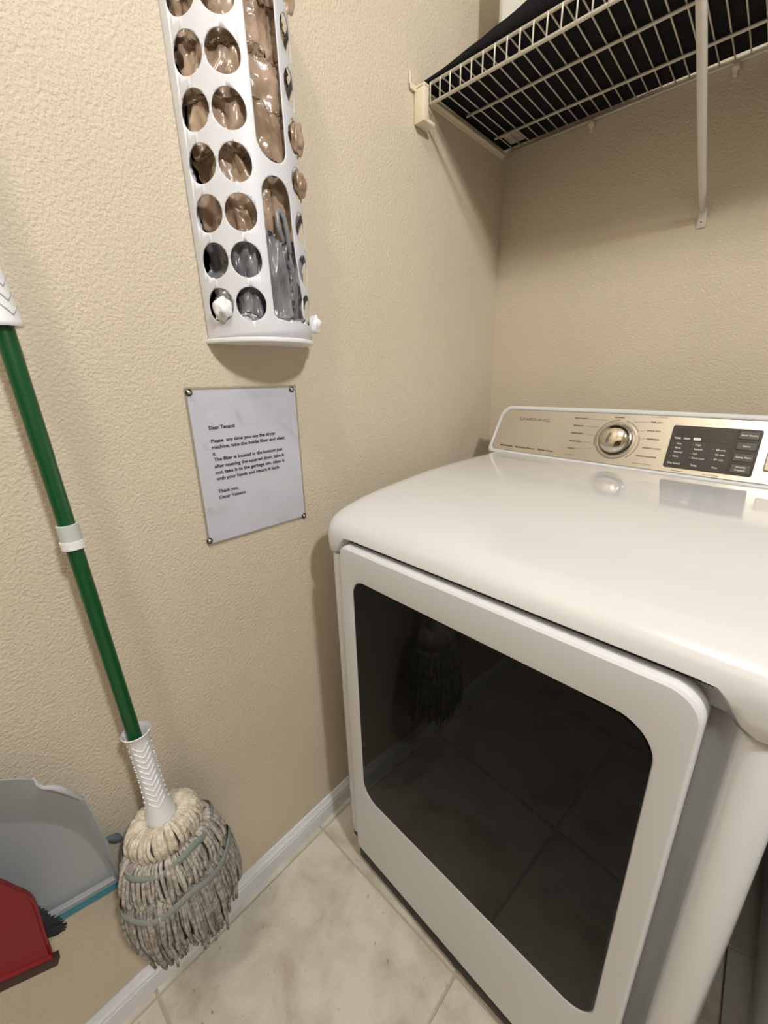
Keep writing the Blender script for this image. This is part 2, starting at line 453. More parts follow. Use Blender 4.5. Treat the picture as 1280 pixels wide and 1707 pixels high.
def surf_patch(loops, name, m, parent, ang=30):
    """solid-looking patch: list of (outline pts in (x,h), offset)"""
    bm = bmesh.new(); loft(bm, [[S(x, h, off) for x, h in L] for L, off in loops], True, False)
    # cap gridded across x so that it follows the bow
    L, off = loops[-1]
    bm2 = bmesh.new(); vs = [bm2.verts.new((x, h, 0)) for x, h in L]; bm2.faces.new(vs)
    xs = [p[0] for p in L]; x0, x1 = min(xs), max(xs)
    k = int((x1 - x0) / .015)
    for i in range(1, k):
        g = list(bm2.verts) + list(bm2.edges) + list(bm2.faces)
        bmesh.ops.bisect_plane(bm2, geom=g, plane_co=(x0 + (x1 - x0) * i / k, 0, 0), plane_no=(1, 0, 0))
    merge(bm, bm2, lambda c: S(c.x, c.y, off))
    bmesh.ops.recalc_face_normals(bm, faces=bm.faces)
    return dr(name, bm, m, parent, ang=ang)
surf_patch([(panel_outline(.0124), -.003), (panel_outline(.0124), -.0006), (panel_outline(.0130), 0.0)], 'metal_fascia', M_metal, panel)
# knob
def SM(x, h, off=0):
    P = S(x, h, off); zz = SN.normalized(); xx = Vector((1, -.06, 0)).normalized(); yy = zz.cross(xx).normalized(); xx = yy.cross(zz)
    return Matrix(((xx.x, yy.x, zz.x, P.x), (xx.y, yy.y, zz.y, P.y), (xx.z, yy.z, zz.z, P.z), (0, 0, 0, 1)))
KX, KH = .424, .0625
bm = bmesh.new(); add_lathe(bm, [(0, -.001), (.0435, -.001), (.0435, .0022), (.041, .003), (.036, .0018), (.0, .0018)], 48, SM(KX, KH, .0004))
ring = dr('dial_ring', bm, M_ring, panel)
bm = bmesh.new()
add_lathe(bm, [(0, 0), (.0335, 0), (.0340, .006), (.0330, .012), (.0318, .0145), (.0300, .0170), (.0262, .0200), (.0205, .0225), (.0135, .0240), (.007, .0247), (0, .025)], 48, SM(KX - .001, KH + .001, .002))
knob = dr('knob', bm, M_chrome, panel, ang=40)
bm = bmesh.new(); add_lathe(bm, [(.0336, .0005), (.0346, .0005), (.0346, .005), (.0338, .006)], 48, SM(KX - .001, KH + .001, .002))
dr('knob_collar', bm, M_dark, panel)
# arcs printed round the dial, tick marks
def arc(a0, a1, r, wd):
    bm = bmesh.new(); k = 20; A = []
    for i in range(k + 1):
        a = radians(a0 + (a1 - a0) * i / k)
        A.append((bm.verts.new(S(KX + (r - wd) * cos(a), KH + (r - wd) * sin(a), .0006)), bm.verts.new(S(KX + (r + wd) * cos(a), KH + (r + wd) * sin(a), .0006))))
    for p, q in zip(A, A[1:]): bm.faces.new((p[0], p[1], q[1], q[0]))
    return bm
bm = arc(92, 200, .0475, .0008); merge(bm, arc(28, 78, .0475, .0008)); merge(bm, arc(-52, 18, .0475, .0008))
for i in range(44):
    a = radians(-60 + 300 * i / 43)
    b2 = bmesh.new(); d = Vector((cos(a), sin(a))); n_ = Vector((-d.y, d.x)) * .00025
    vs = [b2.verts.new(S(KX + d.x * r_ + n_.x * s_, KH + d.y * r_ + n_.y * s_, .0036 if r_ < .0405 else .0036)) for r_, s_ in ((.0375, -1), (.0405, -1), (.0405, 1), (.0375, 1))]
    b2.faces.new(vs); merge(bm, b2)
dr('dial_marks', bm, M_inkf, panel, False)['kind'] = 'stuff'
def ptext(dst, txt, x, h, wd, ht, bold=0.02, off=.0007, right=False):
    if right: x -= wd
    merge(dst, text_fit(txt, wd, ht, bold), lambda c: S(x + c.x, h + c.y, off))
def line(dst, x0, h0, x1, h1, wd=.0003, off=.0006):
    b2 = bmesh.new(); d = Vector((x1 - x0, h1 - h0)).normalized(); n_ = Vector((-d.y, d.x)) * wd; k = 4
    prev = None
    for i in range(k + 1):
        x = x0 + (x1 - x0) * i / k; h = h0 + (h1 - h0) * i / k
        cur = (b2.verts.new(S(x + n_.x, h + n_.y, off)), b2.verts.new(S(x - n_.x, h - n_.y, off)))
        if prev: b2.faces.new((prev[0], prev[1], cur[1], cur[0]))
        prev = cur
    merge(dst, b2)
bm = bmesh.new()
ptext(bm, 'SAMSUNG', .162, .0945, .091, .0075, .015)
dr('embossed_lettering', bm, M_inkf, panel, False)['label'] = 'pale maker lettering at the upper left of the metal fascia'
bm = bmesh.new()
ptext(bm, 'MultiSteam   Moisture Sensor   Smart Care', .124, .0172, .160, .0042, .03)
left = [('HEAVY DUTY', .348, .1075, .032), ('BEDDING', .342, .0885, .023), ('PERM PRESS', .347, .0697, .029), ('DELICATES', .346, .0495, .027), ('TOWELS', .336, .031, .018)]
for t_, xr, h, wd in left: ptext(bm, t_, xr, h, wd, .0030, .02, right=True)
ptext(bm, 'NORMAL', .408, .1145, .022, .0030, .02)
for t_, x, h, wd in [('TIME DRY', .484, .1075, .023), ('QUICK DRY', .481, .0885, .027), ('REFRESH', .486, .0700, .023), ('WRINKLE AWAY', .481, .0500, .036), ('STEAM SANITIZE', .473, .0310, .040)]:
    ptext(bm, t_, x, h, wd, .0030, .02)
ptext(bm, 'Child Lock', .545, .0095, .020, .0022, .0); ptext(bm, 'Smart Check', .600, .0095, .024, .0022, .0)
dr('dark_lettering', bm, M_inkd, panel, False)['kind'] = 'stuff'
bm = bmesh.new()
line(bm, .350, .109, .396, .107); line(bm, .344, .0900, .378, .0905); line(bm, .349, .0712, .373, .070); line(bm, .348, .051, .372, .051); line(bm, .338, .0325, .376, .037)
line(bm, .482, .109, .450, .107); line(bm, .479, .090, .469, .088); line(bm, .484, .0715, .474, .070)
ptext(bm, 'ECO DRY', .338, .0150, .020, .0026, .0, right=True); ptext(bm, 'Multi Cycle', .484, .1195, .030, .0028, .0); ptext(bm, 'Steam Cycles', .471, .0145, .034, .0030, .0)
dr('faint_lettering', bm, M_inkf, panel, False)['kind'] = 'stuff'
# display block
def rr2(x0, x1, h0, h1, r, n=5): return rrect(x0, x1, h0, h1, (r, r, r, r), n)
disp = surf_patch([(rr2(.5290, .6715, .0160, .1055, .004), -.001), (rr2(.5290, .6715, .0160, .1055, .004), .0014), (rr2(.5300, .6705, .0170, .1045, .0035), .0020)], 'display', M_disp, panel)
surf_patch([(rr2(.5340, .6310, .0745, .1000, .002), .001), (rr2(.5340, .6310, .0745, .1000, .002), .0026)], 'display_window', M_win, panel)
surf_patch([(rr2(.6335, .6345, .0170, .1040, .0003), .001), (rr2(.6335, .6345, .0170, .1040, .0003), .0030)], 'display_divider', M_win, panel)
for k, h in enumerate((.0855, .0645, .0430, .0200)):
    hh = .0155 if k < 3 else .0175
    surf_patch([(rr2(.6375, .6685, h, h + hh, .002), .001), (rr2(.6375, .6685, h, h + hh, .002), .0030), (rr2(.6388, .6672, h + .0012, h + hh - .0012, .0016), .0042)], 'button', M_btn, panel)
for x0, x1 in ((.5330, .5620), (.5675, .5975), (.6020, .6310)):
    bm = bmesh.new(); A = rr2(x0, x1, .0185, .0315, .0025); B = rr2(x0 + .0005, x1 - .0005, .0190, .0310, .0021)
    loft(bm, [[S(x, h, .0022) for x, h in A], [S(x, h, .0028) for x, h in A], [S(x, h, .0028) for x, h in B], [S(x, h, .0022) for x, h in B]])
    dr('button_outline', bm, M_btn, panel, False)
bm = bmesh.new()
OFF = .0031
for x, t_ in ((.5365, 'Dry Level'), (.5755, 'Temp.'), (.6100, 'Time')): ptext(bm, t_, x, .0235, .0030 * len(t_) * .78, .0042, .01, OFF)
for k, t_ in enumerate(('Very', 'More', 'Normal', 'Damp')): ptext(bm, t_, .5420, .0655 - .0090 * k, .0024 * len(t_), .0036, .01, OFF); ptext(bm, '.', .5370, .0665 - .0090 * k, .0008, .004, .02, OFF)
for k, t_ in enumerate(('High', 'Medium', 'Low', 'Extra Low')): ptext(bm, t_, .5750, .0655 - .0090 * k, .0023 * len(t_), .0036, .01, OFF); ptext(bm, '.', .5705, .0665 - .0090 * k, .0008, .004, .02, OFF)
for k, t_ in enumerate(('60 min', '40 min', '20 min')): ptext(bm, t_, .6100, .0590 - .0095 * k, .0025 * len(t_), .0036, .01, OFF); ptext(bm, '.', .6050, .060 - .0095 * k, .0008, .004, .02, OFF)
for x, t_ in ((.5360, 'TIME'), (.5520, 'TEMP')): ptext(bm, t_, x, .0765, .0115, .0034, .03, OFF)
b2 = bmesh.new(); A = rr2(.5690, .5815, .0760, .0815, .0015); b2.faces.new([b2.verts.new(S(x, h, OFF)) for x, h in A]); merge(bm, b2)
for h, t_ in ((.0915, 'Anti Static'), (.0705, 'Alarm'), (.0490, 'Damp Alert'), (.0300, 'Wrinkle'), (.0240, 'Prevent')): ptext(bm, t_, .6530 - .0011 * len(t_), h, .0022 * len(t_), .0032, .015, .0046)
dr('display_lettering', bm, M_inkw, panel, False)['kind'] = 'stuff'
for h in (.030, .0835):
    surf_patch([(rr2(.6840, .7300, h, h + .038, .003), .0), (rr2(.6840, .7300, h, h + .038, .003), .0016), (rr2(.6860, .7280, h + .002, h + .036, .002), .0024)], 'start_button' if h < .05 else 'power_button', M_chrome if h > .05 else M_ring, panel) if h < .05 else None

# ================================================================== WASHER (added just outside the frame to shade the gap beside the dryer)
added_washer = thing('added_washer', 'white washing machine added right of the dryer to shade the gap between them', 'added_washer', (1.175, -.44, 0))
bm = bmesh.new(); add_box(bm, -.343, .343, -.340, .32, .03, .90, .02, 3); shade_auto(from_bm('cabinet', bm, M_enamel, added_washer))
bm = bmesh.new(); add_box(bm, -.343, .343, -.342, .32, .902, .945, .015, 3); shade_auto(from_bm('lid', bm, M_enamel, added_washer))
bm = bmesh.new(); add_box(bm, -.34, .34, .20, .32, .946, 1.07, .02, 3); shade_auto(from_bm('control_panel', bm, M_enamel, added_washer))
for fx in (-.28, .28):
    for fy in (-.26, .26):
        bm = bmesh.new(); add_lathe(bm, [(0, 0), (.02, 0), (.02, .01), (.01, .012), (.01, .032), (0, .032)], 12, Matrix.Translation((fx, fy, 0)))
        from_bm('foot', bm, M_dark, added_washer)

# ================================================================== PLASTIC BAG HOLDER on the left wall
HD, HB, HY = .090, .092, -.843        # depth, half width, centre y
HZ0, HZ1 = 1.207, 1.700
# arc length table over the eccentric angle
TH = [radians(-90 + 180 * k / 360) for k in range(361)]
AL = [0.0]
for a, b in zip(TH, TH[1:]):
    AL.append(AL[-1] + math.dist((HD * cos(a), HB * sin(a)), (HD * cos(b), HB * sin(b))))
def th2s(deg): return interp(radians(deg), TH, AL)
def s2th(s): return interp(s, AL, TH)
def hp(th, z, rho=1.0): return Vector((HD * cos(th) * rho, HY + HB * sin(th) * rho, z))
cu = bpy.data.curves.new('h', 'CURVE'); cu.dimensions = '2D'; cu.fill_mode = 'BOTH'
def spl(pts):
    s = cu.splines.new('POLY'); s.points.add(len(pts) - 1)
    for p, q in zip(s.points, pts): p.co = (q[0], q[1], 0, 1)
    s.use_cyclic_u = True
spl([(.0, HZ0), (AL[-1], HZ0), (AL[-1], HZ1), (.0, HZ1)])
ROWS = [1.253 + .0590 * k for k in range(8)]
for dg in (-65, -34.5, 36.5, 67):
    s0 = th2s(dg)
    for z in ROWS:
        if z + .025 > HZ1: continue
        spl([(s0 + .0225 * cos(2 * pi * k / 36), z + .0235 * sin(2 * pi * k / 36)) for k in range(36)])
def stadium(s0, s1, z0, z1, rt, rb):
    p = []
    for k in range(13): a = radians(180 + 180 * k / 12); p.append(((s0 + s1) / 2 + (s1 - s0) / 2 * cos(a), z0 + rb + rb * sin(a)))
    for k in range(13): a = radians(180 * k / 12); p.append(((s0 + s1) / 2 + (s1 - s0) / 2 * cos(a), z1 - rt + rt * sin(a)))
    return p
sA, sB = th2s(-14.5), th2s(16.5)
spl(stadium(sA, sB, 1.440, 1.692, .024, .024))
# lower slot, square-cornered and flaring to the right at the bottom
lo = [(sA + .001, 1.240), (sA + .006, 1.2345), (sA + .030, 1.2300), (sB + .012, 1.2300), (sB + .0165, 1.2345), (sB + .0165, 1.245), (sB + .010, 1.290), (sB + .003, 1.330), (sB, 1.370)]
for k in range(13): a = radians(180 * k / 12); lo.append(((sA + sB) / 2 + (sB - sA) / 2 * cos(a), 1.424 - .026 + .026 * sin(a)))
lo.append((sA, 1.33))
spl(lo)
tmp = bpy.data.objects.new('h', cu); COL.objects.link(tmp); bpy.context.view_layer.update()
me = bpy.data.meshes.new_from_object(tmp.evaluated_get(bpy.context.evaluated_depsgraph_get()))
bm = bmesh.new(); bm.from_mesh(me); bpy.data.objects.remove(tmp)
bmesh.ops.remove_doubles(bm, verts=bm.verts, dist=1e-6)
k = 70
for i in range(1, k):
    g = list(bm.verts) + list(bm.edges) + list(bm.faces)
    bmesh.ops.bisect_plane(bm, geom=g, plane_co=(AL[-1] * i / k, 0, 0), plane_no=(1, 0, 0))
for v in bm.verts: v.co = hp(s2th(v.co.x), v.co.y)
bmesh.ops.recalc_face_normals(bm, faces=bm.faces)
holder = thing('bag_dispenser', 'white plastic wall dispenser with rows of round holes, stuffed with shopping bags', 'bag holder', (0, HY, HZ0))
def hchild(name, bm, m, smooth=True, ang=50):
    bmesh.ops.translate(bm, verts=bm.verts, vec=(0, -HY, -HZ0))
    o = from_bm(name, bm, m, holder)
    if smooth: shade_auto(o, ang)
    return o
sheet = hchild('perforated_front', bm, M_hold)
md = sheet.modifiers.new('thick', 'SOLIDIFY'); md.thickness = .0016; md.offset = 0
# bottom plate with a thicker rim
bm = bmesh.new()
def dl2(rho, z): return [hp(radians(-90 + 180 * k / 48), z, rho) for k in range(49)]
loft(bm, [dl2(1.0, 1.2005), dl2(1.035, 1.2010), dl2(1.045, 1.2035), dl2(1.035, 1.2065), dl2(1.005, 1.2075)], True, True)
for v in bm.verts: v.co.x = max(v.co.x, .0005)
hchild('bottom_plate', bm, M_wplast)
bm = bmesh.new(); add_box(bm, .0003, .0020, HY - .088, HY + .088, 1.2075, HZ1); hchild('back_plate', bm, M_hold, False)

def bnd(c, seed, amp=.010, f=26):
    """wavy boundary shared by two neighbouring bags"""
    return lambda a, b: c + amp * noise.noise(Vector((a * f, b * f, seed))) + amp * .12 * noise.noise(Vector((a * f * 3, b * f * 3, seed + 4)))
def crumple(bm, c, r, seed, amp=.32, limit=.96, zb=None, ybd=None, sub=5):
    q = bmesh.new(); bmesh.ops.create_icosphere(q, subdivisions=sub, radius=1)
    off = Vector((seed * 3.7, seed * 1.3, seed * 7.1)); ang = random.Random(seed).uniform(-.7, .7)
    for v in q.verts:
        p = v.co.copy()
        w_ = Vector((c[0] + p.x * r[0], c[1] + p.y * r[1], c[2] + p.z * r[2]))
        n1 = noise.noise(Vector((p.x * 1.8, p.y * 1.8, p.z * 1.2)) + off)
        k = 1 + amp * n1
        w_ = Vector((c[0] + p.x * r[0] * k, c[1] + p.y * r[1] * k, c[2] + p.z * r[2] * k))
        # film creases: sharp ridges running mostly along a tilted vertical
        u = (w_.y - HY) * cos(ang) + w_.z * sin(ang) * .5; t = -(w_.y - HY) * sin(ang) + w_.z * .55
        f1 = abs(noise.noise(Vector((u * 34, t * 15, w_.x * 16)) + off)); f2 = abs(noise.noise(Vector((u * 70, t * 34, w_.x * 40)) + off * 2)); f3 = abs(noise.noise(Vector((u * 150, t * 60, w_.x * 90)) + off))
        fold = .12 * min(f1 * 2.2, 1) + .07 * min(f2 * 2.2, 1) + .03 * min(f3 * 2, 1)
        if limit:
            ex, ey = w_.x / HD, (w_.y - HY) / HB; rho = sqrt(ex * ex + ey * ey)
            lim = limit - fold
            if rho > lim: f = lim / rho; w_.x *= f; w_.y = HY + (w_.y - HY) * f
            w_.x = max(w_.x, .0045)
        else:
            d = (w_ - Vector(c)); w_ = Vector(c) + d * (1 - fold * 1.6)
        if zb:
            lo, hi = zb[0](w_.x, w_.y), zb[1](w_.x, w_.y); w_.z = min(max(w_.z, lo), hi)
        if ybd:
            lo, hi = ybd[0](w_.x, w_.z), ybd[1](w_.x, w_.z); w_.y = min(max(w_.y, lo), hi)
        v.co = w_
    merge(bm, q)
def bag(label, m, c, r, seed, group, zb=None, ybd=None, tufts=(), limit=.96):
    bm = bmesh.new(); crumple(bm, c, r, seed, .25, limit, zb, ybd)
    for c2, r2, s_ in tufts: crumple(bm, c2, r2, s_, .35, None, None, None, 4)
    o = from_bm('plastic_bag', bm, m, None, True)
    return tag(o, label, 'plastic bag', group)
GB, GG, GW = 'brown bags in the wall dispenser', 'grey bags in the wall dispenser', 'white bags in the wall dispenser'
yc = HY
Z = [bnd(1.700, 1, .001), bnd(1.628, 2, .016), bnd(1.568, 3, .020), bnd(1.506, 4, .018), bnd(1.448, 5, .016), bnd(1.352, 6, .016)]
WIDE = lambda: (.085, .125)
for (lab, zt, zl, c, rz, sd, tf) in (
    ('brown shopping bag at the top of the dispenser, poking out at its right edge', 0, 1, 1.665, .075, 3, [((.067, yc + .064, 1.660), (.011, .014, .027), 5)]),
    ('brown shopping bag with long glossy folds in the upper slot of the dispenser', 1, 2, 1.598, .075, 11, []),
    ('brown shopping bag halfway down the upper slot of the dispenser', 2, 3, 1.538, .075, 17, [((.068, yc + .063, 1.497), (.010, .014, .025), 8)]),
    ('brown shopping bag filling the rounded bottom end of the upper slot', 3, 4, 1.478, .075, 23, [((.068, yc + .063, 1.434), (.010, .013, .021), 9)]),
    ('lowest brown shopping bag, resting on the grey bags in the dispenser', 4, 5, 1.408, .085, 29, [])):
    bag(lab, M_bagb, (.040, yc, c), (.085, .125, rz), sd, GB, (Z[zl], Z[zt]), None, tf, .90 if sd == 29 else .965)
Y = [bnd(yc - .110, 20, .0005), bnd(yc - .022, 21, .010), bnd(yc + .018, 22, .012), bnd(yc + .110, 23, .0005)]
Z6 = bnd(1.238, 7, .010); Z7 = bnd(1.290, 9, .016); Z8 = lambda a, b: 1.2085; Z5g = lambda a, b: Z[5](a, b) - .001
bag('grey shopping bag behind the second-lowest round holes, left of the lower slot', M_bagg, (.040, yc - .060, 1.325), (.075, .060, .085), 31, GG, (Z7, Z5g), (Y[0], Y[1]))
bag('crumpled grey shopping bag behind the lowest round hole beside the lower slot', M_bagg, (.040, yc - .045, 1.255), (.075, .050, .065), 37, GG, (Z6, Z7), (bnd(yc - .066, 26, .004), Y[1]))
bag('grey shopping bag standing upright in the left part of the lower slot', M_bagg, (.045, yc - .002, 1.300), (.070, .040, .110), 41, GG, (Z6, Z5g), (Y[1], Y[2]))
gl_ = bag('grey shopping bag with a looped handle in the right part of the lower slot', M_bagg, (.045, yc + .050, 1.300), (.070, .070, .110), 43, GG, (Z6, Z5g), (Y[2], Y[3]))
bag('small white shopping bag bulging from the lowest left hole of the dispenser', M_bagw, (.025, yc - .085, 1.250), (.045, .030, .050), 47, GW, (Z6, Z7), (Y[0], bnd(yc - .066, 26, .004)), [((.044, yc - .085, 1.246), (.016, .016, .0195), 48)])
bag('white shopping bag under the grey ones, poking out at the lower right edge', M_bagw, (.045, yc, 1.222), (.085, .120, .040), 53, GW, (Z8, Z6), None, [((.058, yc + .080, 1.2360), (.011, .014, .018), 54)])
# looped handle standing above the grey bag
P = [hp(radians(8), 1.345, .90), hp(radians(3), 1.365, .90), hp(radians(3.5), 1.381, .89), hp(radians(8), 1.386, .89), hp(radians(12), 1.375, .92), hp(radians(14), 1.352, .93), hp(radians(15), 1.320, .93)]
Q = []
for i in range(len(P) - 1):
    for t in (0, .33, .66): Q.append(P[i].lerp(P[i + 1], t))
bm = bmesh.new(); add_tube(bm, Q, .0040, 7); from_bm('handle_loop', bm, M_bagg, gl_, True)

# ================================================================== NOTICE and its tacks
notice = thing('notice', 'printed white paper notice in clear laminate pinned to the wall below the bag dispenser', 'notice', (0, -.885, .87))
NR = -0.0124
def npt(a, b, x):   # a along the sheet width, b down from the top
    y = -.9846 + cos(NR) * a + sin(NR) * b; z = 1.1303 + sin(NR) * a - cos(NR) * b
    return Vector((x, y, z))
NWd, NHt = .2058, .2601
def nchild(name, bm, m):
    bmesh.ops.translate(bm, verts=bm.verts, vec=(0, .885, -.87)); return from_bm(name, bm, m, notice)
def curl(a, b):
    return .0022 + .0012 * sin(a / NWd * pi) * sin(b / NHt * pi) + .0008 * noise.noise(Vector((a * 18, b * 18, 2)))
def sheetbm(m0, m1, x, n=16):
    bm = bmesh.new(); g = []
    for i in range(n + 1):
        row = []
        for j in range(n + 1):
            a = -m0 + (NWd + 2 * m0) * i / n; b = -m1 + (NHt + 2 * m1) * j / n
            row.append(bm.verts.new(npt(a, b, curl(a, b) + x)))
        g.append(row)
    for i in range(n):
        for j in range(n): bm.faces.new((g[i][j], g[i][j + 1], g[i + 1][j + 1], g[i + 1][j]))
    bmesh.ops.solidify(bm, geom=list(bm.faces), thickness=.0003)
    bmesh.ops.recalc_face_normals(bm, faces=bm.faces)
    return bm
nchild('laminate_border', sheetbm(.0035, .0045, -.0005), M_lam)
nchild('paper_sheet', sheetbm(0, 0, .0), M_paper)
bm = bmesh.new()
lines = [('Dear Tenant:', -.9585, 1.0665, .0465), ('Please  any time you use the dryer', -.9582, 1.0445, .1255), ('machine, take the inside filter and clean', -.9588, 1.0340, .1460),
         ('it.', -.9588, 1.0230, .0060), ('The filter is located in the bottom just', -.9580, 1.0130, .1370), ('after opening the squared door, take it', -.9588, 1.0015, .1400),
         ('out, take it to the garbage bin, clean it', -.9590, .9905, .1400), ('with your hands and return it back.', -.9590, .9795, .1280), ('Thank you,', -.9590, .9570, .0375), ('Oscar Velasco', -.9590, .9460, .0500)]
for t_, y0, z0, wd in lines:
    merge(bm, text_fit(t_, wd, .0058, .028), lambda c: Vector((0, y0 + c.x, z0 + c.y)))
for v in bm.verts:
    a = v.co.y + .9846; b = 1.1303 - v.co.z; v.co.x = curl(a, b) + .0006
nchild('lettering', bm, M_ink)
for nm, (a, b) in dict(upper_left=(.003, .003), upper_right=(NWd - .008, .003), lower_left=(-.001, NHt - .006), lower_right=(NWd - .003, NHt - .001)).items():
    p = npt(a, b, 0)
    nm2 = nm.replace('_', ' ')
    t = thing('thumbtack', 'small round metal thumbtack at the %s corner of the notice' % nm2, 'thumbtack', (.0022, p.y, p.z), 0, 'thumbtacks holding the notice')
    bm = bmesh.new(); add_lathe(bm, [(.0012, .0005), (.0052, .0008), (.0056, .0014), (.0050, .0022), (.0030, .0028)], 20, Matrix.Rotation(pi / 2, 4, 'Y')); from_bm('rim', bm, M_tack, t, True)
    bm = bmesh.new(); add_lathe(bm, [(.0032, .0020), (.0026, .0034), (0, .0038)], 16, Matrix.Rotation(pi / 2, 4, 'Y')); from_bm('cap', bm, M_tackb, t, True)
    bm = bmesh.new(); add_lathe(bm, [(.0005, -.008), (.0006, .001)], 8, Matrix.Rotation(pi / 2, 4, 'Y')); from_bm('pin', bm, M_tackb, t, True)

# ================================================================== WIRE SHELF with brace, clips and contents
SX0, SX1, SY0, SY1, SZ, SLIP = .029, 1.62, -.385, -.008, 1.724, 1.690
shelf = thing('wire_shelf', 'white wire shelf across the back wall above the dryer, seen from below', 'shelf', (0, 0, SZ))
def rod(name, pts, r, m=M_wire, parent=None, sides=8):
    bm = bmesh.new(); add_tube(bm, [Vector(p) - Vector((0, 0, SZ)) for p in pts], r, sides)
    return from_bm(name, bm, m, parent or shelf, True)
rod('front_rail', [(SX0, SY0 - .001, SZ), (SX1, SY0 - .001, SZ)], .0030)
rod('lip_rail', [(SX0 - .002, SY0 - .001, SLIP), (SX1, SY0 - .001, SLIP)], .0033)
rod('deck_rail', [(SX0 - .004, -.238, SZ - .0035), (SX1, -.238, SZ - .0035)], .0030)
rod('deck_rail', [(SX0 - .004, -.102, SZ - .0035), (SX1, -.102, SZ - .0035)], .0030)
rod('back_rail', [(SX0 - .006, SY1, SZ - .0035), (SX1, SY1, SZ - .0035)], .0028)
k = 0; me_w = None
while SX0 + .001 + .0247 * k < SX1:
    x = SX0 + .001 + .0247 * k
    if me_w is None:
        bm = bmesh.new()
        add_tube(bm, [(0, SY0 - .0035, SLIP - SZ - .001), (0, SY0 - .0035, -.004), (0, SY0 - .0032, .0), (0, SY0 + .001, .0035), (0, SY0 + .006, .0030), (0, -.2, .0022), (0, SY1 + .002, .0018)], .00145, 6)
        o = from_bm('cross_wire', bm, M_wire, shelf, True); me_w = o.data
    else:
        o = link('cross_wire', me_w, None, shelf)
    o.location = (x, 0, 0); k += 1
# end bracket on the left wall
bm = bmesh.new(); add_box(bm, .0005, .0285, -.407, -.3895, 1.657 - SZ, 1.7190 - SZ, .0025, 2)
add_box(bm, .0005, .0275, -.3895, -.365, 1.657 - SZ, 1.6660 - SZ, .002, 1)
add_box(bm, .0005, .006, -.423, -.405, 1.712 - SZ, 1.7225 - SZ, .001, 1); add_box(bm, .0005, .004, -.423, -.4195, 1.712 - SZ, 1.742 - SZ, .001, 1)
add_box(bm, .0005, .0285, -.407, -.3895, 1.7145 - SZ, 1.7215 - SZ, .001, 1)
shade_auto(from_bm('end_bracket', bm, M_clip, shelf))
bm = bmesh.new(); add_box(bm, .0005, .010, -.355, -.012, SZ - .010 - SZ, SZ - .0062 - SZ, .001, 1); add_box(bm, .0005, .0030, -.355, -.012, -.016, -.0062, .001, 1)
from_bm('side_rail', bm, M_clip, shelf)
for x in (.232, .503, .80, 1.1):
    bm = bmesh.new(); add_box(bm, x - .006, x + .006, -.016, -.0003, -.016, -.0065, .002, 2); add_box(bm, x - .004, x + .004, -.006, -.0003, -.026, -.012, .0015, 1)
    shade_auto(from_bm('wall_clip', bm, M_clip, shelf))
# diagonal brace, flattened where it is screwed to the wall
bm = bmesh.new()
pts = [(.4925, -.016, 1.468), (.492, -.06, 1.500), (.4905, -.15, 1.561), (.489, -.26, 1.6345), (.487, -.37, 1.7075), (.487, -.384, 1.7165)]
add_tube(bm, [Vector(p) - Vector((0, 0, SZ)) for p in pts], .0075, 10, True, [.0055, .0072, .0078, .0078, .0078, .006])
brace = from_bm('diagonal_brace', bm, M_wire, shelf, True)
bm = bmesh.new(); loft(bm, [[Vector((.4935 + px, yy, pz - SZ)) for px, pz in ((-.0085, 1.441), (.0085, 1.441), (.0088, 1.455), (.0060, 1.474), (-.0060, 1.474), (-.0088, 1.455))] for yy in (-.0006, -.0030)], True, True)
for v in bm.verts:
    if v.co.z > 1.468 - SZ: v.co.y -= .014
shade_auto(from_bm('foot_plate', bm, M_wire, brace))
bm = bmesh.new(); add_lathe(bm, [(0, 0), (.0036, 0), (.0032, .0014), (0, .0018)], 14, Matrix.Translation((.4935, -.0030, 1.4535 - SZ)) @ Matrix.Rotation(pi / 2, 4, 'X')); from_bm('screw', bm, M_tack, brace, True)

# black folded cloth covering the deck, heaped towards the right
bm = bmesh.new(); nx, ny = 90, 24; G = []
def cloth_top(x, v):
    h = interp(x, [.0, .06, .12, .20, .28, .40, .6, .9, 1.6], [.006, .010, .020, .034, .055, .085, .10, .10, .09])
    if v > .34: h = min(h, .085) * (1 - smooth01((v - .34) / .06)) + .012 * smooth01((v - .34) / .06)
    return h * (.45 + .55 * (sin(pi * min(1, max(0, v)) * .92 + .12)) ** .55) + .004 * noise.noise(Vector((x * 18, v * 4, 1))) * min(1, h / .03)
for i in range(nx + 1):
    x = .004 + 1.59 * i / nx; row = []
    for j in range(ny + 1):
        v = j / ny; y = (-.392 + .004 * noise.noise(Vector((x * 9, 0, 3)))) + (-.012 + .392) * v
        if j == 0: y += .004
        row.append(bm.verts.new((x, y, SZ + .0065 + max(.002, cloth_top(x, v)))))
    G.append(row)
Bt = [[bm.verts.new((v.co.x, min(v.co.y + (.004 if j == 0 else 0), -.012), SZ + .0058)) for j, v in enumerate(r)] for r in G]
for i in range(nx):
    for j in range(ny):
        bm.faces.new((G[i][j], G[i + 1][j], G[i + 1][j + 1], G[i][j + 1])); bm.faces.new((Bt[i][j], Bt[i][j + 1], Bt[i + 1][j + 1], Bt[i + 1][j]))
for i in range(nx):
    bm.faces.new((G[i][0], Bt[i][0], Bt[i + 1][0], G[i + 1][0])); bm.faces.new((G[i][ny], G[i + 1][ny], Bt[i + 1][ny], Bt[i][ny]))
for j in range(ny):
    bm.faces.new((G[0][j], G[0][j + 1], Bt[0][j + 1], Bt[0][j])); bm.faces.new((G[nx][j], Bt[nx][j], Bt[nx][j + 1], G[nx][j + 1]))
bmesh.ops.recalc_face_normals(bm, faces=bm.faces)
cloth = from_bm('folded_cloth', bm, M_black, None, True)
tag(cloth, 'black folded fabric laid along the whole wire shelf, bunched up at the front', 'fabric')
bm = bmesh.new()
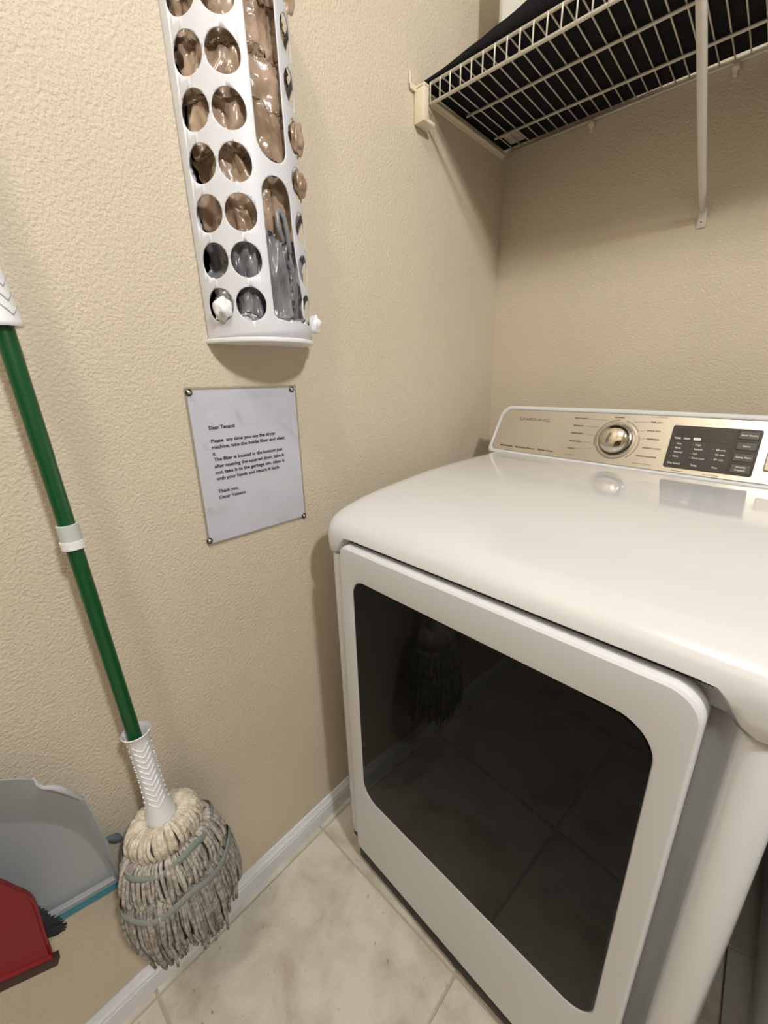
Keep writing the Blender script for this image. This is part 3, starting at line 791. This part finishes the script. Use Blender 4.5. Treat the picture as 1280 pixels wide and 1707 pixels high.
for (x0, x1, y0, y1) in ((.034, .078, -.092, -.030),):
    add_box(bm, x0, x1, y0, y1, SZ + .0042, SZ + .0056)
lab = from_bm('sewn_label', bm, M_tag, cloth); lab['label'] = 'pale pinkish care label sewn on the black fabric'
# white bin behind the cloth
bin_ = thing('storage_bin', 'tall white plastic bin standing on the shelf behind the black fabric', 'bin', (.228, -.133, SZ + .016))
bm = bmesh.new()
def binl(s_, z): return [(.0 + x * s_, y * s_, z) for x, y in rrect(-.149, .149, -.085, .105, (.018,) * 4, 5)]
loft(bm, [binl(.985, .018), binl(1.0, .022), binl(1.0, .30), binl(1.02, .303), binl(1.02, .312), binl(.98, .312), binl(.97, .03)], True, True)
shade_auto(from_bm('bin_body', bm, M_bin, bin_))

# ================================================================== MOP
mop = thing('twist_mop', 'twist mop with green handle and grey string head hanging upside-right on the wall', 'mop', (.075, -1.175, .19))
mop['label'] = 'twist mop with green handle, white collar and soiled string head on the wall'
MO = Vector((.075, -1.175, .19))
def mchild(name, bm, m, parent=None, smooth=True, ang=None):
    bmesh.ops.translate(bm, verts=bm.verts, vec=-MO)
    o = from_bm(name, bm, m, parent or mop, smooth and not ang)
    if ang: shade_auto(o, ang)
    return o
H0, H1 = Vector((.072, -1.1755, .560)), Vector((.036, -1.1965, 1.56))
ax = (H1 - H0).normalized()
def axis_M(z):
    t = (z - H0.z) / (H1.z - H0.z); P = H0.lerp(H1, t)
    xx = Vector((0, 1, 0)).cross(ax).normalized(); yy = ax.cross(xx)
    return Matrix(((xx.x, yy.x, ax.x, P.x), (xx.y, yy.y, ax.y, P.y), (xx.z, yy.z, ax.z, P.z), (0, 0, 0, 1)))
bm = bmesh.new(); add_lathe(bm, [(0, -.10), (.0094, -.10), (.0094, 0), (.0094, .5), (.0098, .5), (.0098, 1.0), (.007, 1.01), (0, 1.012)], 28, axis_M(.56))
handle = mchild('handle', bm, M_green, ang=40)
# upper white collar, wide at its lower end, leaf grooves
bm = bmesh.new(); add_lathe(bm, [(.0105, .0), (.0175, -.001), (.0188, .001), (.0185, .004), (.0160, .035), (.0138, .070), (.0126, .11), (.0124, .18), (.0103, .19)], 40, axis_M(1.206))
cuff = mchild('upper_collar', bm, M_wplast, ang=50)
def rib(bm, M, rad, a, z0, dz, da, r=.0009):
    pts = []
    for s_ in (-1, 0, 1):
        pass
    for t in (-1, -.5, 0, .5, 1):
        aa = a + da * t; zz = z0 - dz * (1 - abs(t)); rr = rad(zz) + .0002
        pts.append(M @ Vector((rr * cos(aa), rr * sin(aa), zz)))
    add_tube(bm, pts, r, 5)
bm = bmesh.new(); M = axis_M(1.206)
def r_up(z): return interp(z, [0, .004, .035, .070, .11], [.0188, .0185, .0160, .0138, .0126])
for i in range(8):
    for a in (-pi / 2, 0, pi / 2):
        rib(bm, M, r_up, a - 1.0, .020 + .014 * i, .010, .5)
mchild('grooves', bm, M_panr, cuff)
# clamp ring
M = axis_M(.960)
bm = bmesh.new(); add_lathe(bm, [(.0094, -.008), (.0118, -.008), (.0121, 0), (.0120, .015), (.0096, .0155)], 32, M)
clamp = mchild('clamp_ring', bm, M_gcl, ang=40)
bm = bmesh.new(); M2 = axis_M(.949)
a0, a1 = -1.75, 1.3
prof = []
for k in range(15):
    a = a0 + (a1 - a0) * k / 14
    prof.append([M2 @ Vector((rr * cos(a - .35), rr * sin(a - .35), zz)) for rr, zz in ((.0100, -.006), (.0134, -.006), (.0134, .0045), (.0100, .0045))])
rs = [[bm.verts.new(p) for p in L] for L in prof]
for a, b in zip(rs, rs[1:]):
    for q in range(4): bm.faces.new((a[q], a[(q + 1) % 4], b[(q + 1) % 4], b[q]))
bm.faces.new(rs[0]); bm.faces.new(rs[-1][::-1]); bmesh.ops.recalc_face_normals(bm, faces=bm.faces)
mchild('clamp_lever', bm, M_wplast, ang=40)
# wringer cup
C0, C1 = Vector((.079, -1.1725, .468)), Vector((.0705, -1.1745, .640))
cax = (C1 - C0).normalized(); xx = Vector((0, 1, 0)).cross(cax).normalized(); yy = cax.cross(xx)
CM = Matrix(((xx.x, yy.x, cax.x, C0.x), (xx.y, yy.y, cax.y, C0.y), (xx.z, yy.z, cax.z, C0.z), (0, 0, 0, 1)))
CL = (C1 - C0).length
cprof = [(.0218, 0), (.0224, .002), (.0210, .012), (.0180, .030), (.0160, .05), (.0150, .09), (.0150, .14), (.0155, CL - .02), (.0172, CL - .008), (.0196, CL - .001), (.0204, CL), (.0196, CL + .0012), (.0180, CL - .003), (.0145, CL - .018), (.0138, .10), (.0150, .03)]
bm = bmesh.new(); add_lathe(bm, cprof, 40, CM); cup = mchild('wringer_cup', bm, M_wplast, ang=50)
def r_cup(z): return interp(z, [.0, .012, .030, .05, .09, .14, CL - .02], [.0222, .0210, .0180, .0160, .0150, .0150, .0155])
bm = bmesh.new()
CAMA = math.atan2((Vector((.686, -1.267, 1.14)) - C0).dot(yy), (Vector((.686, -1.267, 1.14)) - C0).dot(xx))
for i in range(11):
    for a in (CAMA, CAMA + 2 * pi / 3, CAMA - 2 * pi / 3): rib(bm, CM, r_cup, a, .046 + .0110 * i, .012, .75, .0012)
mchild('chevron_ribs', bm, M_wplast, cup)
bm = bmesh.new()
for i in range(14):
    for a in (CAMA + 1.25, CAMA - 1.25, CAMA + pi):
        z = .036 + .0102 * i; rr = r_cup(z) + .0006
        q = bmesh.new(); bmesh.ops.create_icosphere(q, subdivisions=1, radius=.0014); p = CM @ Vector((rr * cos(a), rr * sin(a), z))
        merge(bm, q, lambda c: c + p)
mchild('grip_dots', bm, M_wplast, cup)['kind'] = 'stuff'
# string head: core plus three tiers
MX, MY = .080, -1.172
def mpos(a, r, z):
    x = MX + r * cos(a) * .80; y = MY + r * sin(a) * 1.0 + (.45 - z) * .03
    return Vector((max(x, .010), y, z + .021))
def tier(name, m, n, prof, zr, rj, seed, rad=.0030, lay=2, lumps=5):
    """prof: list of (r, z) from sewn top edge to the free end"""
    rnd = random.Random(seed); bm = bmesh.new()
    for l in range(lay):
        for i in range(n):
            a = 2 * pi * (i + .5 * l + rnd.uniform(-.35, .35)) / n
            clump = 1 + .055 * sin(a * lumps + seed) ; zc = zr * (sin(a * lumps + seed) * .5 + rnd.uniform(-.5, .5))
            tw = rnd.uniform(-.10, .10); pts = []; rr0 = rnd.uniform(-rj, rj)
            for k, (r, z) in enumerate(prof):
                t = k / (len(prof) - 1)
                zz = z + zc * t * t - (.003 * l if l else 0)
                r2 = (r * (1 + (clump - 1) * t) + rr0 * t) * (1 - .10 * l * t)
                q = mpos(a + tw * t * t + .035 * noise.noise(Vector((a * 9, z * 55, seed))), r2, zz)
                q += Vector((noise.noise(Vector((a * 7, z * 40, seed + 9))), noise.noise(Vector((a * 7, z * 40, seed + 19))), 0)) * .0035 * t
                q.x = max(q.x, .016); pts.append(q)
            rd = rad * rnd.uniform(.8, 1.15)
            add_tube(bm, pts, rd, 6, True, [rd * .9] + [rd] * (len(pts) - 2) + [rd * .8])
    o = mchild(name, bm, m); o['kind'] = 'stuff'
    return o
tier('upper_yarn_tier', M_y1, 46, [(.020, .446), (.034, .452), (.048, .447), (.0540, .436), (.0560, .424), (.0545, .412), (.050, .403)], .007, .003, 1, .0034, 2, 7)
tier('middle_yarn_tier', M_y2, 58, [(.050, .408), (.062, .405), (.071, .392), (.0770, .372), (.0800, .355), (.0795, .343), (.073, .334)], .014, .003, 2, .0031, 2, 5)
tier('lower_yarn_tier', M_y3, 66, [(.068, .345), (.078, .338), (.085, .318), (.0895, .290), (.0910, .265), (.0895, .240), (.0860, .216), (.082, .198)], .036, .005, 3, .0031, 3, 4)
def band(name, r, z, wv, hgt, seed):
    bm = bmesh.new(); n = 96; R = []
    for k in range(n):
        a = 2 * pi * k / n; rr = r + .0018 * sin(a * 5 + seed); zz = z + wv * sin(a * 5 + seed) + wv * .5 * sin(a * 2 + 1)
        R.append([bm.verts.new(mpos(a, rr + d, zz + h)) for d, h in ((0, hgt), (.0022, hgt * .5), (.0032, 0), (.0024, -hgt * .6), (0, -hgt))])
    for k in range(n):
        for q in range(4): bm.faces.new((R[k][q], R[k][q + 1], R[(k + 1) % n][q + 1], R[(k + 1) % n][q]))
    bmesh.ops.recalc_face_normals(bm, faces=bm.faces)
    return mchild(name, bm, M_band)
band('stitched_band', .0690, .3975, .0060, .0080, .6)
band('stitched_band', .0875, .328, .0090, .0085, 2.0)
bm = bmesh.new(); rs = []
for r, z in ((.004, .448), (.030, .444), (.046, .43), (.050, .40), (.066, .37), (.068, .33), (.078, .28), (.074, .23), (.05, .215), (.004, .213)):
    rs.append([bm.verts.new(mpos(2 * pi * k / 32, r, z)) for k in range(32)])
for a, b in zip(rs, rs[1:]):
    for k in range(32): bm.faces.new((a[k], a[(k + 1) % 32], b[(k + 1) % 32], b[k]))
bm.faces.new(rs[0]); bm.faces.new(rs[-1][::-1]); bmesh.ops.recalc_face_normals(bm, faces=bm.faces)
mchild('yarn_core', bm, M_ycore)
# hook the mop hangs from (above the frame)
def hook(y, z, label):
    bm = bmesh.new(); add_box(bm, .0003, .006, y - .012, y + .012, z - .02, z + .03, .002, 2)
    add_tube(bm, [(.004, y, z), (.02, y, z - .006), (.034, y, z - .004), (.038, y, z + .008)], .003, 8)
    o = from_bm('wall_hook', bm, M_wire); shade_auto(o); tag(o, label, 'hook'); return o
hook(-1.197, 1.565, 'white wall hook that carries the green-handled mop')
# slate-blue strap showing between dustpan and mop
# ================================================================== DUSTPANS AND BRUSH
def mirror_outline(right, c, deg, ac):
    """right: (y, z) points from the lip corner c up to the top; mirrored about a tilted axis at local a = ac"""
    t = radians(deg); e1 = (cos(t), -sin(t)); e2 = (sin(t), cos(t)); loc = []
    for y, z in right:
        dy, dz = y - c[0], z - c[1]; loc.append((dy * e1[0] + dz * e1[1], dy * e2[0] + dz * e2[1]))
    loc = [p for p in loc if p[0] > ac]
    allp = loc + [(2 * ac - a, b) for a, b in loc[::-1]]
    return [(c[0] + a * e1[0] + b * e2[0], c[1] + a * e1[1] + b * e2[1], a, b) for a, b in allp]
PO = Vector((.012, -1.36, .36))
pan = thing('dustpan', 'grey plastic dustpan with a teal rubber lip hanging left of the mop', 'dustpan', PO)
def pchild(name, bm, m, parent=None, ang=40, O=PO):
    bmesh.ops.translate(bm, verts=bm.verts, vec=-O); o = from_bm(name, bm, m, parent or pan); shade_auto(o, ang); return o
PC = (-1.2430, .3640); PT = 15.5; PA = -.200
# outline read at x = .05: lip corner upwards, with the stepped shoulder
outer = [(-1.2430, .3640), (-1.2435, .400), (-1.2450, .45), (-1.2485, .50), (-1.2530, .545), (-1.2600, .560), (-1.2680, .580), (-1.2780, .597), (-1.2880, .608),
         (-1.2925, .614), (-1.2940, .622), (-1.2945, .633), (-1.3080, .647), (-1.3230, .659), (-1.3350, .667)]
inner = [(-1.2560, .3900), (-1.2570, .415), (-1.2610, .450), (-1.2680, .490), (-1.2740, .512), (-1.2810, .530), (-1.2890, .546), (-1.2970, .559), (-1.3050, .570),
         (-1.3120, .579), (-1.3180, .586), (-1.3240, .592), (-1.3300, .598), (-1.3360, .603), (-1.3420, .608)]
OO = mirror_outline(outer, PC, PT, PA); II = mirror_outline(inner, PC, PT, PA)
def rimx(b): return .030 + .030 * smooth01((b - .004) / .10)
def fixz(x, y, z): return Vector((x, y, z + 1.2 * (x - .05)))
bm = bmesh.new()
mid = [((y + yo) / 2, (z + zo) / 2, b) for (y, z, a, b), (yo, zo, ao, bo) in zip(II, OO)]
cyy, czz = sum(p[0] for p in OO) / len(OO), sum(p[1] for p in OO) / len(OO)
def grow(y, z, d):
    L = math.hypot(y - cyy, z - czz); return y + (y - cyy) / L * d, z + (z - czz) / L * d
loops = [[fixz(rimx(b) - .004, *grow(y, z, .0022)) for y, z, a, b in OO], [fixz(rimx(b), *grow(y, z, .0018)) for y, z, a, b in OO], [fixz(rimx(b) + .0006, y, z) for y, z, a, b in OO],
         [fixz(rimx(b) - .001, *grow(y, z, -.0025)) for y, z, a, b in OO], [fixz(.034 + .35 * (rimx(b) - .03), y, z) for y, z, b in mid], [fixz(.0285, *grow(y, z, .006)) for y, z, a, b in II], [fixz(.0262, y, z) for y, z, a, b in II]]
rs = [[bm.verts.new(p) for p in L] for L in loops]
n_ = len(rs[0])
for a, b in zip(rs, rs[1:]):
    for k in range(n_): bm.faces.new((a[k], a[(k + 1) % n_], b[(k + 1) % n_], b[k]))
bm.faces.new(rs[-1])
bmesh.ops.recalc_face_normals(bm, faces=bm.faces)
bmesh.ops.solidify(bm, geom=list(bm.faces), thickness=.0018)
pchild('scoop', bm, M_pan)
def lp(a, b, x):
    t = radians(PT); return fixz(x, PC[0] + a * cos(t) + b * sin(t), PC[1] - a * sin(t) + b * cos(t))
def lipbox(a0, a1, b0, b1, x0, x1, ins=0.0):
    bm = bmesh.new(); loft(bm, [[lp(a0, b0, x), lp(a1, b0, x), lp(a1 - ins, b1, x), lp(a0 + ins, b1, x)] for x in (x0, x1)], True, True); return bm
pchild('lip_strip', lipbox(2 * PA + .002, -.002, .003, .021, .0290, .0318, .012), M_panr)
pchild('rubber_lip', lipbox(2 * PA + .006, -.006, -.009, .0045, .0280, .0325), M_teal)
P = [(.0600, -1.2935, .636), (.0615, -1.2925, .624), (.0635, -1.2890, .6135), (.0665, -1.2800, .604), (.0680, -1.2720, .592), (.0670, -1.2640, .576), (.0640, -1.2575, .562), (.0615, -1.2540, .555), (.0600, -1.2530, .566)]
bm = bmesh.new(); add_tube(bm, [fixz(x, y, z) for x, y, z in P], .0026, 8, True, [.0016, .0024, .0026, .0036, .0042, .0036, .0026, .0020, .0014])
pchild('curled_rim', bm, M_panr, ang=60)
bm = bmesh.new(); add_box(bm, .030, .050, -1.392, -1.362, .655, .800, .005, 2)
pchild('grip', bm, M_pan)
bm = bmesh.new(); add_tube(bm, [(.020, -1.250, .436), (.018, -1.240, .428), (.016, -1.231, .418), (.015, -1.225, .407)], .004, 8, True, [.003, .0045, .0070, .003])
pchild('side_clip', bm, M_blue, ang=60)
def panhook(y, z, x, label):
    bm = bmesh.new(); add_box(bm, .0003, .006, y - .012, y + .012, z - .02, z + .03, .002, 2)
    add_tube(bm, [(.004, y, z - .004), (x * .6, y, z - .010), (x + .012, y, z - .006), (x + .014, y, z + .008)], .003, 8)
    o = from_bm('wall_hook', bm, M_wire); shade_auto(o); tag(o, label, 'hook')
panhook(-1.377, .805, .040, 'white wall hook that carries the grey dustpan')

# hand brush with black bristles, tucked between the pans
BO = Vector((.058, -1.40, .45))
brush = thing('hand_brush', 'hand brush with black bristles tucked between the grey and the red dustpan', 'brush', BO)
bm = bmesh.new(); rnd = random.Random(5)
# block runs down to the lower right behind the red pan; bristles fan out past its edge
b0, b1 = Vector((.0705, -1.430, .560)), Vector((.0705, -1.374, .418))
add_tube(bm, [b0 + Vector((0, -.03, .14)), b0, b1], .010, 10, True, [.006, .007, .007])
pchild('brush_block', bm, M_bris, brush, O=BO)
bm = bmesh.new()
for i in range(900):
    t = rnd.random(); p = b0.lerp(b1, t) + Vector((rnd.uniform(-.004, .004), 0, 0))
    L = .056 + .006 * t + rnd.uniform(-.006, .005)
    d = Vector((rnd.uniform(-.10, .06), .93, -.36 + .30 * (1 - t) - .20 * t + rnd.uniform(-.10, .10))).normalized()
    q = p + d * L
    add_tube(bm, [p, p + d * L * .5 + Vector((0, 0, .001)), q], .0011, 4)
o = pchild('bristles', bm, M_bris, brush, O=BO); o['kind'] = 'stuff'
# red dustpan in front
RC = (-1.3385, .3700); RT = 31; RA = -.120
RO = Vector((.084, -1.43, .40))
red = thing('dustpan', 'red plastic dustpan with dark rubber edge hanging in front of the grey one', 'dustpan', RO)
RPt = [(-1.3385, .3700), (-1.3370, .400), (-1.3350, .438), (-1.3335, .465), (-1.3330, .485), (-1.3345, .498), (-1.3385, .511), (-1.3440, .525), (-1.3480, .538), (-1.3540, .553), (-1.3640, .566)]
RR = mirror_outline(RPt, RC, RT, RA)
ry, rz_ = sum(p[0] for p in RR) / len(RR), sum(p[1] for p in RR) / len(RR)
def rg(y, z, f): return ry + (y - ry) * f, rz_ + (z - rz_) * f
bm = bmesh.new()
loft(bm, [[Vector((.080, *rg(y, z, 1))) for y, z, a, b in RR], [Vector((.0875, *rg(y, z, 1))) for y, z, a, b in RR], [Vector((.0888, *rg(y, z, .992))) for y, z, a, b in RR],
          [Vector((.0888 if b > .02 else .0855, *rg(y, z, .955))) for y, z, a, b in RR], [Vector((.0850, *rg(y, z, .93))) for y, z, a, b in RR]], True, True)
pchild('scoop', bm, M_red, red, 30, RO)
t = radians(RT)
def rl(a, b, x): return Vector((x, RC[0] + a * cos(t) + b * sin(t), RC[1] - a * sin(t) + b * cos(t)))
bm = bmesh.new(); loft(bm, [[rl(a, b, x) for a, b in ((2 * RA - .007, -.011), (.007, -.011), (.006, .001), (2 * RA - .006, .001))] for x in (.080, .0915)], True, True)
pchild('rubber_edge', bm, M_brown, red, O=RO)
bm = bmesh.new(); add_box(bm, .080, .0885, -1.402, -1.374, .50, .68, .003, 2)
pchild('grip', bm, M_red, red, O=RO)
panhook(-1.388, .685, .086, 'white wall hook that carries the red dustpan')
